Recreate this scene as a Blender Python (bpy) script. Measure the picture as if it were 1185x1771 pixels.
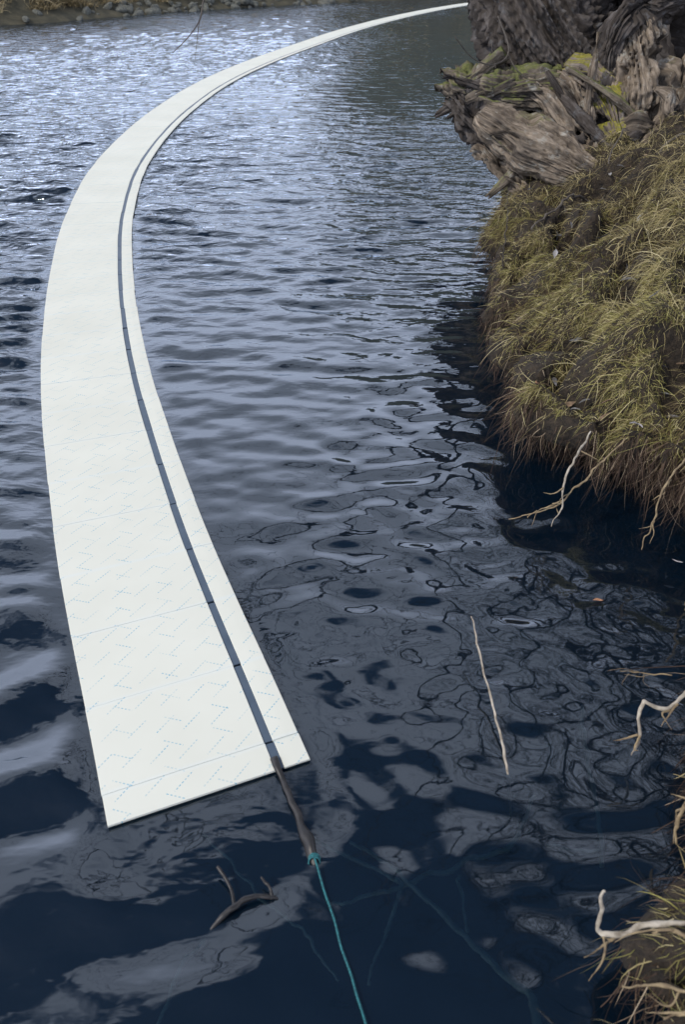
import bpy, math, random
import numpy as np
from mathutils import Vector
R = math.radians
rng = np.random.default_rng(11)
random.seed(5)
sc = bpy.context.scene
for o in list(bpy.data.objects):
    bpy.data.objects.remove(o)

# ------------------------------------------------------------------ camera
cam_d = bpy.data.cameras.new('camera')
cam = bpy.data.objects.new('camera', cam_d)
sc.collection.objects.link(cam)
cam.location = (0, 0, 2.0)
cam.rotation_euler = (R(90 - 35.6), 0, 0)
cam_d.sensor_fit = 'VERTICAL'
cam_d.sensor_height = 36.0
cam_d.lens = 28.0
cam_d.clip_start = 0.05
cam_d.clip_end = 2000
cam_d.dof.use_dof = True
cam_d.dof.focus_distance = 4.6
cam_d.dof.aperture_fstop = 4.5
sc.camera = cam

# ------------------------------------------------------------------ world, sun, exposure
SUN_EL, SUN_AZ = 44.0, 238.0          # azimuth clockwise from +Y
w = bpy.data.worlds.new('World'); sc.world = w; w.use_nodes = True
nt = w.node_tree; nt.nodes.clear()
def N(t, typ, **kw):
    n = t.nodes.new(typ)
    for k, v in kw.items():
        if k in n.inputs.keys():
            n.inputs[k].default_value = v
        else:
            setattr(n, k, v)
    return n
def Lk(t, a, b): t.links.new(a, b)
out = N(nt, 'ShaderNodeOutputWorld'); bg = N(nt, 'ShaderNodeBackground')
bg.inputs['Strength'].default_value = 0.10
sky = N(nt, 'ShaderNodeTexSky'); sky.sky_type = 'NISHITA'; sky.sun_disc = False
sky.sun_elevation = R(SUN_EL); sky.sun_rotation = R(SUN_AZ)
sky.air_density = 1.2; sky.dust_density = 1.5; sky.ozone_density = 2.0
tc = N(nt, 'ShaderNodeTexCoord')
sep = N(nt, 'ShaderNodeSeparateXYZ'); Lk(nt, tc.outputs['Generated'], sep.inputs[0])
zc = N(nt, 'ShaderNodeMath', operation='MAXIMUM'); Lk(nt, sep.outputs['Z'], zc.inputs[0]); zc.inputs[1].default_value = 0.12
dv = N(nt, 'ShaderNodeVectorMath', operation='DIVIDE'); Lk(nt, tc.outputs['Generated'], dv.inputs[0])
cb = N(nt, 'ShaderNodeCombineXYZ')
for i in range(3): Lk(nt, zc.outputs[0], cb.inputs[i])
Lk(nt, cb.outputs[0], dv.inputs[1])
cn = N(nt, 'ShaderNodeTexNoise'); cn.inputs['Scale'].default_value = 2.2; cn.inputs['Detail'].default_value = 5; cn.inputs['Roughness'].default_value = 0.55
CLOUD_SHIFT = (1.7, 1.3, 0.0)
shf = N(nt, 'ShaderNodeVectorMath', operation='ADD'); shf.inputs[1].default_value = CLOUD_SHIFT; Lk(nt, dv.outputs[0], shf.inputs[0])
Lk(nt, shf.outputs[0], cn.inputs['Vector'])
# cloud cover: closed towards the horizon, broken overhead
cov = N(nt, 'ShaderNodeMapRange'); cov.inputs['From Min'].default_value = 0.55; cov.inputs['From Max'].default_value = 0.97
cov.inputs['To Min'].default_value = 0.34; cov.inputs['To Max'].default_value = -0.17
Lk(nt, sep.outputs['Z'], cov.inputs['Value'])
ad = N(nt, 'ShaderNodeMath', operation='ADD'); Lk(nt, cn.outputs['Fac'], ad.inputs[0]); Lk(nt, cov.outputs[0], ad.inputs[1])
cr = N(nt, 'ShaderNodeMapRange'); cr.inputs['From Min'].default_value = 0.44; cr.inputs['From Max'].default_value = 0.58
cr.interpolation_type = 'SMOOTHSTEP'
Lk(nt, ad.outputs[0], cr.inputs['Value'])
mx = N(nt, 'ShaderNodeMix', data_type='RGBA')
Lk(nt, cr.outputs[0], mx.inputs['Factor'])
Lk(nt, sky.outputs[0], mx.inputs['A'])
cc = N(nt, 'ShaderNodeValToRGB'); Lk(nt, sep.outputs['Z'], cc.inputs[0])
cc.color_ramp.elements[0].position = 0.15; cc.color_ramp.elements[0].color = (0.66, 0.74, 0.93, 1)
cc.color_ramp.elements[1].position = 0.95; cc.color_ramp.elements[1].color = (0.38, 0.42, 0.50, 1)
ce = cc.color_ramp.elements.new(0.38); ce.color = (0.92, 1.02, 1.28, 1)
ce = cc.color_ramp.elements.new(0.62); ce.color = (0.44, 0.49, 0.60, 1)
cs_ = N(nt, 'ShaderNodeVectorMath', operation='SCALE'); Lk(nt, cc.outputs[0], cs_.inputs[0]); cs_.inputs['Scale'].default_value = 27.0
Lk(nt, cs_.outputs[0], mx.inputs['B'])
Lk(nt, mx.outputs['Result'], bg.inputs['Color']); Lk(nt, bg.outputs[0], out.inputs[0])

sl = bpy.data.lights.new('sun', 'SUN'); so = bpy.data.objects.new('sun', sl); sc.collection.objects.link(so)
sl.energy = 4.6; sl.angle = R(4); sl.color = (1.0, 0.94, 0.84)
sd = Vector((math.sin(R(SUN_AZ)) * math.cos(R(SUN_EL)), math.cos(R(SUN_AZ)) * math.cos(R(SUN_EL)), math.sin(R(SUN_EL))))
so.rotation_euler = sd.to_track_quat('Z', 'Y').to_euler(); so.location = sd * 30
sc.view_settings.view_transform = 'Standard'; sc.view_settings.look = 'None'
sc.view_settings.exposure = -0.6; sc.view_settings.gamma = 1.0
sc.render.engine = 'CYCLES'
sc.cycles.max_bounces = 10; sc.cycles.transparent_max_bounces = 12

# ------------------------------------------------------------------ helpers
def lerp(a, b, t): return a + (b - a) * t
def sstep(x, a, b):
    t = np.clip((np.asarray(x, float) - a) / (b - a), 0, 1); return t * t * (3 - 2 * t)
def _h(ix, iy, iz, seed):
    n = (ix.astype(np.int64) * 374761393 + iy.astype(np.int64) * 668265263 + iz.astype(np.int64) * 2147483647 + seed * 1274126177) & 0xffffffff
    n = ((n ^ (n >> 13)) * 1274126177) & 0xffffffff
    n = (n ^ (n >> 16)) & 0xffffffff
    return n / 4294967295.0 * 2 - 1
def vn(p, seed=0):
    """value noise in -1..1 at points p (N,3)"""
    p = np.asarray(p, float); i = np.floor(p); f = p - i; u = f * f * (3 - 2 * f)
    i = i.astype(np.int64); r = 0
    for dx in (0, 1):
        for dy in (0, 1):
            for dz in (0, 1):
                wt = (u[:, 0] if dx else 1 - u[:, 0]) * (u[:, 1] if dy else 1 - u[:, 1]) * (u[:, 2] if dz else 1 - u[:, 2])
                r = r + wt * _h(i[:, 0] + dx, i[:, 1] + dy, i[:, 2] + dz, seed)
    return r
def fbm(p, oct=4, seed=0, gain=0.5):
    r = 0; a = 1.0; s = 0
    for k in range(oct):
        r = r + a * vn(np.asarray(p) * 2 ** k, seed + k * 17); s += a; a *= gain
    return r / s

def np_mesh(name, V, F, smooth=True, attrs=None):
    """V (n,3), F (m,k) one polygon size, or list of such arrays"""
    me = bpy.data.meshes.new(name)
    Fs = F if isinstance(F, list) else [F]
    Fs = [f for f in Fs if len(f)]
    V = np.ascontiguousarray(V, np.float32)
    me.vertices.add(len(V)); me.vertices.foreach_set('co', V.ravel())
    loops = np.concatenate([f.ravel() for f in Fs]).astype(np.int32)
    tot = np.concatenate([np.full(len(f), f.shape[1]) for f in Fs]).astype(np.int32)
    st = np.concatenate([[0], np.cumsum(tot)[:-1]]).astype(np.int32)
    me.loops.add(len(loops)); me.loops.foreach_set('vertex_index', loops)
    me.polygons.add(len(tot)); me.polygons.foreach_set('loop_start', st); me.polygons.foreach_set('loop_total', tot)
    me.update(calc_edges=True)
    me.polygons.foreach_set('use_smooth', np.full(len(tot), smooth))
    for k, a in (attrs or {}).items():
        a = np.ascontiguousarray(a, np.float32)
        if a.ndim == 1:
            at = me.attributes.new(k, 'FLOAT', 'POINT'); at.data.foreach_set('value', a)
        else:
            at = me.attributes.new(k, 'FLOAT_VECTOR', 'POINT'); at.data.foreach_set('vector', a.ravel())
    me.validate(); return me
def grid_faces(nr, nc, wrap=False):
    r = np.arange(nr - 1)[:, None]; c = np.arange(nc if wrap else nc - 1)[None, :]
    c2 = (c + 1) % nc
    a = r * nc + c; b = r * nc + c2; d = (r + 1) * nc + c2; e = (r + 1) * nc + c
    return np.stack([a, b, d, e], -1).reshape(-1, 4)
def add(name, me, mat=None, parent=None, label=None, cat=None, group=None, kind=None, loc=None, rot=None):
    o = bpy.data.objects.new(name, me); sc.collection.objects.link(o)
    if mat and not me.materials: me.materials.append(mat)
    if parent: o.parent = parent
    if label: o['label'] = label
    if cat: o['category'] = cat
    if group: o['group'] = group
    if kind: o['kind'] = kind
    if loc is not None: o.location = loc
    if rot is not None: o.rotation_euler = rot
    return o
def empty(name, loc, label, cat, group=None):
    o = bpy.data.objects.new(name, None); sc.collection.objects.link(o); o.location = loc
    o['label'] = label; o['category'] = cat
    if group: o['group'] = group
    return o
def crom(pts, n):
    P = np.asarray(pts, float); P = np.vstack([2 * P[0] - P[1], P, 2 * P[-1] - P[-2]])
    m = len(P) - 3; t = np.linspace(0, m - 1e-6, n); i = t.astype(int); u = (t - i)[:, None]
    a, b, c, d = P[i], P[i + 1], P[i + 2], P[i + 3]
    return 0.5 * (2 * b + (c - a) * u + (2 * a - 5 * b + 4 * c - d) * u ** 2 + (3 * b - a - 3 * c + d) * u ** 3)
def frames(C):
    T = np.gradient(C, axis=0); T /= np.linalg.norm(T, axis=1)[:, None] + 1e-12
    ref = np.array([0, 0, 1.0]) if abs(T[0, 2]) < 0.8 else np.array([0, 1.0, 0])
    Nn = np.zeros_like(C); n = ref - T[0] * np.dot(ref, T[0]); n /= np.linalg.norm(n)
    for k in range(len(C)):
        n = n - T[k] * np.dot(n, T[k]); n /= np.linalg.norm(n) + 1e-12; Nn[k] = n
    return T, Nn, np.cross(T, Nn)
def tube(pts, rad, ns=24, nth=8, jit=0.0, seed=0):
    """plain tapered tube with capped ends -> V, [F]"""
    C = crom(pts, ns) if len(pts) > 2 else np.linspace(pts[0], pts[1], ns)
    rr = np.interp(np.linspace(0, 1, ns), np.linspace(0, 1, len(rad)), rad)
    T, A, B = frames(C); th = np.linspace(0, 2 * np.pi, nth, endpoint=False)
    V = C[:, None] + rr[:, None, None] * (np.cos(th)[None, :, None] * A[:, None] + np.sin(th)[None, :, None] * B[:, None])
    V = V.reshape(-1, 3)
    if jit: V = V + jit * np.stack([vn(V / (jit * 6), seed + k) for k in range(3)], 1)
    F = grid_faces(ns, nth, True)
    k = len(V); V = np.vstack([V, C[0], C[-1]])
    j = np.arange(nth); j2 = (j + 1) % nth
    T1 = np.stack([j2, j, np.full(nth, k)], 1); T2 = np.stack([(ns - 1) * nth + j, (ns - 1) * nth + j2, np.full(nth, k + 1)], 1)
    return V, [F, np.vstack([T1, T2])]
def merge(parts):
    Vs, Fq, Ft, off = [], [], [], 0
    for V, F in parts:
        Vs.append(V)
        for f in F:
            (Fq if f.shape[1] == 4 else Ft).append(f + off)
        off += len(V)
    return np.vstack(Vs), [np.vstack(x) for x in (Fq, Ft) if x]

# ------------------------------------------------------------------ materials
def mat(name):
    m = bpy.data.materials.new(name); m.use_nodes = True; t = m.node_tree
    b = t.nodes['Principled BSDF']; return m, t, b
def noise(t, scale, detail=4, rough=0.55, vec=None, dist=0.0):
    n = N(t, 'ShaderNodeTexNoise'); n.inputs['Scale'].default_value = scale; n.inputs['Detail'].default_value = detail
    n.inputs['Roughness'].default_value = rough; n.inputs['Distortion'].default_value = dist
    if vec is not None: Lk(t, vec, n.inputs['Vector'])
    return n
def ramp(t, fac, stops):
    r = N(t, 'ShaderNodeValToRGB'); Lk(t, fac, r.inputs[0]); e = r.color_ramp.elements
    while len(e) < len(stops): e.new(0.5)
    for k, (p, c) in enumerate(stops):
        e[k].position = p; e[k].color = (c[0], c[1], c[2], 1) if hasattr(c, '__len__') else (c, c, c, 1)
    return r
def mixc(t, fac, a, b, mode='MIX'):
    m = N(t, 'ShaderNodeMix', data_type='RGBA', blend_type=mode)
    for k, v in (('Factor', fac), ('A', a), ('B', b)):
        if hasattr(v, 'is_output') or isinstance(v, bpy.types.NodeSocket): Lk(t, v, m.inputs[k])
        elif k == 'Factor': m.inputs[k].default_value = v
        else: m.inputs[k].default_value = (*v, 1)
    return m.outputs['Result']
def bump(t, h, strength, dist, b, base=None):
    n = N(t, 'ShaderNodeBump'); n.inputs['Strength'].default_value = strength; n.inputs['Distance'].default_value = dist
    Lk(t, h, n.inputs['Height'])
    if base is not None: Lk(t, base, n.inputs['Normal'])
    if b is not None: Lk(t, n.outputs[0], b.inputs['Normal'])
    return n.outputs[0]
def math_n(t, op, a, b=None, clamp=False):
    n = N(t, 'ShaderNodeMath', operation=op); n.use_clamp = clamp
    for i, v in enumerate((a, b)):
        if v is None: continue
        if isinstance(v, bpy.types.NodeSocket): Lk(t, v, n.inputs[i])
        else: n.inputs[i].default_value = v
    return n.outputs[0]
def attr(t, nm):
    n = N(t, 'ShaderNodeAttribute'); n.attribute_name = nm; return n

def simple_mat(name, c1, c2, scale, rough=0.8, bstr=0.3, bdist=0.01, detail=5):
    m, t, b = mat(name); tcn = N(t, 'ShaderNodeTexCoord'); n = noise(t, scale, detail, 0.6, tcn.outputs['Object'])
    Lk(t, ramp(t, n.outputs['Fac'], [(0.3, c1), (0.7, c2)]).outputs[0], b.inputs['Base Color'])
    b.inputs['Roughness'].default_value = rough
    bump(t, n.outputs['Fac'], bstr, bdist, b); return m

def wood_mat(name, stops, moss=None, fib=9.0, rough=0.85, bs=0.6, moss_lo=0.5, moss_scale=3.0, mosscol=((.06, .075, .022), (.15, .155, .05)), lich=(.30, .29, .26)):
    m, t, b = mat(name); fa = attr(t, 'fib').outputs['Vector']; geo = N(t, 'ShaderNodeNewGeometry')
    n1 = noise(t, fib, 6, 0.65, fa, 0.6); n2 = noise(t, fib * 3.5, 4, 0.6, fa, 0.3)
    tcn = N(t, 'ShaderNodeTexCoord'); n3 = noise(t, 5.0, 4, 0.6, tcn.outputs['Object'])
    f = math_n(t, 'ADD', math_n(t, 'MULTIPLY', n1.outputs['Fac'], 0.6), math_n(t, 'MULTIPLY', n2.outputs['Fac'], 0.4))
    col = ramp(t, f, stops).outputs[0]
    col = mixc(t, math_n(t, 'MULTIPLY', n3.outputs['Fac'], 0.55), col, (.085, .068, .055), 'MIX')
    nL = noise(t, 11.0, 5, 0.7, tcn.outputs['Object']); col = mixc(t, ramp(t, nL.outputs['Fac'], [(0.56, 0.0), (0.68, 0.75)]).outputs[0], col, lich)
    nS = noise(t, 4.0, 4, 0.7, fa); col = mixc(t, ramp(t, nS.outputs['Fac'], [(0.52, 0.0), (0.66, 0.85)]).outputs[0], col, (.012, .010, .010))
    if moss:
        sx = N(t, 'ShaderNodeSeparateXYZ'); Lk(t, geo.outputs['Normal'], sx.inputs[0])
        nm = noise(t, moss_scale, 5, 0.65, tcn.outputs['Object'])
        v = math_n(t, 'ADD', math_n(t, 'MULTIPLY', sx.outputs['Z'], 0.28), nm.outputs['Fac'])
        mr = N(t, 'ShaderNodeMapRange'); mr.inputs['From Min'].default_value = moss_lo; mr.inputs['From Max'].default_value = moss_lo + 0.14
        Lk(t, v, mr.inputs['Value'])
        nf = noise(t, 60, 3, 0.6, tcn.outputs['Object'])
        mc = ramp(t, nf.outputs['Fac'], [(0.3, mosscol[0]), (0.7, mosscol[1])]).outputs[0]
        col = mixc(t, math_n(t, 'MULTIPLY', mr.outputs[0], moss), col, mc)
    Lk(t, col, b.inputs['Base Color']); b.inputs['Roughness'].default_value = rough
    b.inputs['Specular IOR Level'].default_value = 0.25
    bump(t, f, bs * 1.2, 0.035, b); return m
M_bark = wood_mat('fissured_bark', [(0.32, (.004, .0035, .0035)), (0.48, (.026, .022, .021)), (0.68, (.15, .135, .13))], moss=0.5, moss_lo=0.86, moss_scale=2.5, mosscol=((.03, .055, .035), (.07, .10, .06)), lich=(.10, .10, .105))
M_grey = wood_mat('weathered_wood', [(0.30, (.012, .009, .008)), (0.44, (.10, .077, .056)), (0.68, (.44, .36, .28))], moss=0.6, moss_lo=0.80)
M_mossy = wood_mat('mossy_wood', [(0.30, (.012, .009, .008)), (0.44, (.075, .06, .044)), (0.68, (.30, .25, .195))], moss=0.9, moss_lo=0.62)
M_knob = wood_mat('mossy_knob', [(0.28, (.03, .026, .022)), (0.45, (.15, .12, .10)), (0.70, (.33, .28, .24))], moss=0.95, moss_lo=0.62, mosscol=((.12, .12, .015), (.24, .21, .03)))
M_twig = simple_mat('twig_bark', (.035, .028, .024), (.10, .085, .07), 20, 0.8, 0.3, 0.003)
M_limb = simple_mat('limb_bark', (.02, .017, .015), (.06, .05, .045), 12, 0.9, 0.4, 0.01)
M_pale = simple_mat('bleached_root', (.14, .115, .085), (.46, .41, .34), 35, 0.8, 0.8, 0.006)
M_tan = simple_mat('tan_root', (.09, .06, .035), (.30, .23, .13), 35, 0.8, 0.8, 0.006)
M_sub = simple_mat('sunken_branch', (.34, .38, .28), (.62, .66, .52), 25, 0.9, 0.3, 0.003)
M_dead = simple_mat('wet_dead_branch', (.006, .0055, .006), (.026, .023, .023), 30, 0.5, 0.4, 0.003)
M_stone = simple_mat('shore_stone', (.03, .032, .028), (.13, .13, .11), 3, 0.85, 0.5, 0.03)
M_soil = simple_mat('bank_soil', (.006, .004, .003), (.06, .042, .026), 26, 0.95, 1.0, 0.08, 10)
M_far = simple_mat('far_bank_earth', (.015, .016, .010), (.07, .06, .035), 2.0, 0.95, 0.6, 0.08, 7)
M_bed = simple_mat('lake_bed_mud', (.010, .014, .014), (.04, .045, .04), 2.5, 1.0, 0.3, 0.03, 6)
M_hill = simple_mat('wooded_hillside', (.03, .036, .03), (.09, .098, .075), 0.5, 1.0, 0.8, 0.4, 8)

def blade_mat(name, stops, rough=0.6, trans=0.25):
    m, t, b = mat(name); a = attr(t, 'tone').outputs['Fac']
    c = ramp(t, a, stops).outputs[0]; Lk(t, c, b.inputs['Base Color']); b.inputs['Roughness'].default_value = rough
    b.inputs['Specular IOR Level'].default_value = 0.3
    if trans:
        tr = N(t, 'ShaderNodeBsdfTranslucent'); Lk(t, c, tr.inputs['Color'])
        ms = N(t, 'ShaderNodeMixShader'); ms.inputs[0].default_value = trans
        Lk(t, b.outputs[0], ms.inputs[1]); Lk(t, tr.outputs[0], ms.inputs[2])
        Lk(t, ms.outputs[0], t.nodes['Material Output'].inputs['Surface'])
    return m
M_grass = blade_mat('olive_grass', [(0.0, (.06, .036, .02)), (0.22, (.15, .105, .05)), (0.45, (.21, .195, .06)), (0.7, (.34, .31, .10)), (0.85, (.42, .36, .16)), (1.0, (.60, .52, .28))])
M_straw = blade_mat('dry_straw', [(0.0, (.12, .085, .04)), (0.4, (.29, .235, .11)), (0.8, (.46, .385, .20)), (1.0, (.64, .56, .34))])
M_root = blade_mat('hanging_roots', [(0.0, (.010, .006, .005)), (0.5, (.045, .027, .019)), (0.8, (.12, .082, .053)), (1.0, (.30, .24, .17))], 0.8, 0)
M_brush = blade_mat('far_brush', [(0.0, (.05, .04, .02)), (0.5, (.22, .17, .09)), (1.0, (.50, .41, .24))])

# water: fresnel sheen over a tinted, slightly turbid clear body
m, t, b = mat('lake_water'); t.nodes.remove(b); M_water = m
geo = N(t, 'ShaderNodeNewGeometry')
mp = N(t, 'ShaderNodeMapping'); mp.inputs['Scale'].default_value = (0.55, 1.0, 1.0); Lk(t, geo.outputs['Position'], mp.inputs['Vector'])
n1 = noise(t, 5.0, 3, 0.5, mp.outputs[0], 0.4); n2 = noise(t, 17.0, 2, 0.5, mp.outputs[0], 0.3)
ch = attr(t, 'chop').outputs['Fac']
hsum = math_n(t, 'ADD', math_n(t, 'MULTIPLY', n1.outputs['Fac'], 1.0), math_n(t, 'MULTIPLY', n2.outputs['Fac'], 0.22))
hh = math_n(t, 'MULTIPLY', hsum, ch)
nb = bump(t, hh, 1.0, 0.075, None)
gl = N(t, 'ShaderNodeBsdfGlossy'); gl.inputs['Roughness'].default_value = 0.03; gl.inputs['Color'].default_value = (.91, .955, 1, 1)
Lk(t, nb, gl.inputs['Normal'])
tp = N(t, 'ShaderNodeBsdfTransparent'); tp.inputs['Color'].default_value = (.42, .62, .72, 1)
df = N(t, 'ShaderNodeBsdfDiffuse'); df.inputs['Color'].default_value = (.005, .021, .046, 1)
ms1 = N(t, 'ShaderNodeMixShader'); ms1.inputs[0].default_value = 0.24
Lk(t, tp.outputs[0], ms1.inputs[1]); Lk(t, df.outputs[0], ms1.inputs[2])
fr = N(t, 'ShaderNodeFresnel'); fr.inputs['IOR'].default_value = 1.9; Lk(t, nb, fr.inputs['Normal'])
ms2 = N(t, 'ShaderNodeMixShader'); Lk(t, fr.outputs[0], ms2.inputs[0]); Lk(t, ms1.outputs[0], ms2.inputs[1]); Lk(t, gl.outputs[0], ms2.inputs[2])
Lk(t, ms2.outputs[0], t.nodes['Material Output'].inputs['Surface'])

# foam board: white with a printed zigzag of small blue dashes and faint blue rules at the joints
m, t, b = mat('printed_foam_board'); M_foam = m
uv = attr(t, 'strip').outputs['Vector']      # x across (m), y along (m)
su = N(t, 'ShaderNodeSeparateXYZ'); Lk(t, uv, su.inputs[0])
X, Y = su.outputs['X'], su.outputs['Y']
def dash(sign, period, offs, du, dvv, wid):
    """short dashed diagonals: rows along (x+sign*y), cut into runs"""
    p = math_n(t, 'ADD', math_n(t, 'MULTIPLY', X, 0.80), math_n(t, 'MULTIPLY', Y, 0.60 * sign))
    q = math_n(t, 'SUBTRACT', math_n(t, 'MULTIPLY', Y, 0.80), math_n(t, 'MULTIPLY', X, 0.60 * sign))
    row = math_n(t, 'FLOOR', math_n(t, 'DIVIDE', q, period))
    fq = math_n(t, 'ABSOLUTE', math_n(t, 'SUBTRACT', math_n(t, 'FRACT', math_n(t, 'DIVIDE', q, period)), 0.5))
    line = math_n(t, 'LESS_THAN', fq, wid / period)
    p2 = math_n(t, 'ADD', p, math_n(t, 'MULTIPLY', row, offs))
    run = math_n(t, 'LESS_THAN', math_n(t, 'FRACT', math_n(t, 'DIVIDE', p2, du)), dvv)
    dot = math_n(t, 'LESS_THAN', math_n(t, 'FRACT', math_n(t, 'DIVIDE', p, 0.0125)), 0.55)
    return math_n(t, 'MULTIPLY', math_n(t, 'MULTIPLY', line, run), dot)
d1 = dash(1, 0.062, 0.057, 0.150, 0.55, 0.0016); d2 = dash(-1, 0.085, 0.043, 0.170, 0.38, 0.0016)
dd = math_n(t, 'MAXIMUM', d1, d2)
wn = noise(t, 14, 2, 0.5, uv); worn = ramp(t, wn.outputs['Fac'], [(0.35, .3), (0.6, 1.0)]).outputs[0]
dd = math_n(t, 'MULTIPLY', dd, worn)
rule = attr(t, 'rule').outputs['Fac']
gn = noise(t, 350, 2, 0.5, uv); ln = noise(t, 2.3, 3, 0.5, uv)
base = ramp(t, ln.outputs['Fac'], [(0.3, (.565, .565, .50)), (0.7, (.61, .61, .545))]).outputs[0]
st_ = noise(t, 1.1, 6, 0.65, uv); base = mixc(t, ramp(t, st_.outputs['Fac'], [(0.50, 0.0), (0.75, 0.35)]).outputs[0], base, (.50, .50, .44))
c = mixc(t, dd, base, (.12, .33, .44))
mr = N(t, 'ShaderNodeMapRange'); mr.inputs['From Min'].default_value = 0.014; mr.inputs['From Max'].default_value = 0.002; mr.inputs['To Max'].default_value = 0.16
Lk(t, rule, mr.inputs['Value'])
c = mixc(t, mr.outputs[0], c, (.52, .64, .74))
Lk(t, c, b.inputs['Base Color']); b.inputs['Roughness'].default_value = 0.75
b.inputs['Specular IOR Level'].default_value = 0.25
bump(t, gn.outputs['Fac'], 0.25, 0.002, b)
M_rail = simple_mat('slate_blue_rail', (.040, .062, .095), (.062, .088, .125), 14, 0.55, 0.2, 0.002)
M_rope = simple_mat('teal_rope', (.006, .05, .065), (.02, .17, .19), 160, 0.8, 0.8, 0.004)

# ------------------------------------------------------------------ plan of the place
# near bank: x of the overhanging lip for every y, going away from the camera
LIP = np.array([(-1.2, -3), (-.6, -1.2), (.1, -.2), (.42, .30), (.53, .5), (.60, .7), (.67, .85), (.77, .96), (.88, 1.06), (.93, 1.2), (.95, 1.4), (.95, 1.55), (1.10, 1.7), (1.45, 1.88), (1.58, 2.1),
                (1.53, 2.4), (1.42, 2.58), (1.29, 2.70), (1.16, 2.79), (1.02, 2.85), (.90, 2.92), (.80, 3.03), (.785, 3.2), (.83, 3.36), (.86, 3.52), (.81, 3.84), (.88, 4.3), (.98, 5.0),
                (1.09, 5.7), (1.21, 6.15), (1.38, 6.9), (1.78, 7.8), (2.7, 9.0), (4.3, 10.6), (7.5, 12.5), (14, 15.5), (30, 20)])
def lip_x(y): return np.interp(y, LIP[:, 1], LIP[:, 0])
# centre line of the floating strip in metres
SC = np.array([(-.375, 1.398), (-.498, 1.70), (-.682, 2.14), (-.866, 2.60), (-1.085, 3.20), (-1.365, 4.02), (-1.625, 4.90), (-1.912, 6.05), (-2.18, 7.35),
               (-2.43, 9.2), (-2.51, 11.4), (-2.43, 13.6), (-2.20, 15.9), (-1.70, 18.6), (-.98, 21.5), (.33, 26.3), (2.2, 31.5), (4.55, 36.5), (7.0, 40.2), (11.0, 43.8), (15, 46)])
SW = 0.60
_c = crom(SC, 2400); _s = np.concatenate([[0], np.cumsum(np.linalg.norm(np.diff(_c, axis=0), axis=1))])
TOTAL = _s[-1]
def strip_at(s):
    s = np.asarray(s, float)
    c = np.stack([np.interp(s, _s, _c[:, 0]), np.interp(s, _s, _c[:, 1])], -1)
    e = 0.12
    d = np.stack([np.interp(s + e, _s, _c[:, 0]) - np.interp(s - e, _s, _c[:, 0]), np.interp(s + e, _s, _c[:, 1]) - np.interp(s - e, _s, _c[:, 1])], -1)
    d /= np.linalg.norm(d, axis=-1)[..., None]
    return c, d, np.stack([d[..., 1], -d[..., 0]], -1)        # centre, along, to the right

# ------------------------------------------------------------------ water
def wave_set(n, lmin, lmax, ang, spread, slope, seed):
    r = np.random.default_rng(seed); lam = np.exp(r.uniform(np.log(lmin), np.log(lmax), n)); k = 2 * np.pi / lam
    a = np.radians(ang) + np.radians(spread) * r.normal(size=n)
    amp = slope * np.sqrt(2.0 / n) / k
    return k * np.cos(a), k * np.sin(a), amp, r.uniform(0, 2 * np.pi, n)
def waves(x, y, ws):
    z = np.zeros_like(x)
    for kx, ky, a, p in zip(*ws): z += a * np.sin(kx * x + ky * y + p)
    return z
ys = [-3.0]
while ys[-1] < 0.3: ys.append(ys[-1] + 0.1)
while ys[-1] < 62: ys.append(ys[-1] + max(0.012, 0.0055 * ys[-1]))
ys = np.array(ys)
xs = np.concatenate([-np.geomspace(90, 12.2, 40), np.arange(-12, -3, .032), np.arange(-3, 1.7, .0135), np.arange(1.7, 5, .04), np.geomspace(5.1, 90, 50)])
GX, GY = np.meshgrid(xs, ys); x = GX.ravel(); y = GY.ravel()
sx_at = np.interp(y, SC[:, 1], SC[:, 0])                      # strip x at this y
right = sstep(x - sx_at, -0.1, 0.5)
chop = lerp(0.42 + 0.58 * sstep(y, 0.5, 5.0), 0.12 + 0.88 * sstep(y, 2.6, 6.5), right)
chop = np.where(y < 1.2, lerp(chop, 0.10, right), chop)
chop = chop * (1 - .68 * sstep(y, 9, 15) * sstep(x - sx_at, .3, 3.0))      # lee of the wooded hillside
chop = chop * (1 - .35 * sstep(y, 13, 24))
edge = sstep(x - lip_x(y), -1.0, 0.0)
chop = chop * (1 - 0.5 * edge)
z = chop * (waves(x, y, wave_set(54, .12, .42, 84, 15, .185, 1)) + waves(x, y, wave_set(30, .10, .22, 90, 26, .09, 2)))
z = z + lerp(0.35, 1.0, right) * (1 - 0.75 * sstep(y, 3.5, 7)) * waves(x, y, wave_set(44, .11, .34, 82, 34, .075, 3)) + right * (1 - .6 * sstep(y, 3.5, 7)) * sstep(y, 1.2, 1.9) * waves(x, y, wave_set(30, .06, .12, 86, 30, .035, 6))
z = z + (1 - right) * (1 - sstep(y, 1.4, 3.2)) * waves(x, y, wave_set(7, .27, .40, 122, 8, .16, 4))
big = 0.5 + 0.5 * vn(np.stack([x * .35, y * .22, 0 * x], 1), 3)
z = z * (0.6 + 0.8 * big)
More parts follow.
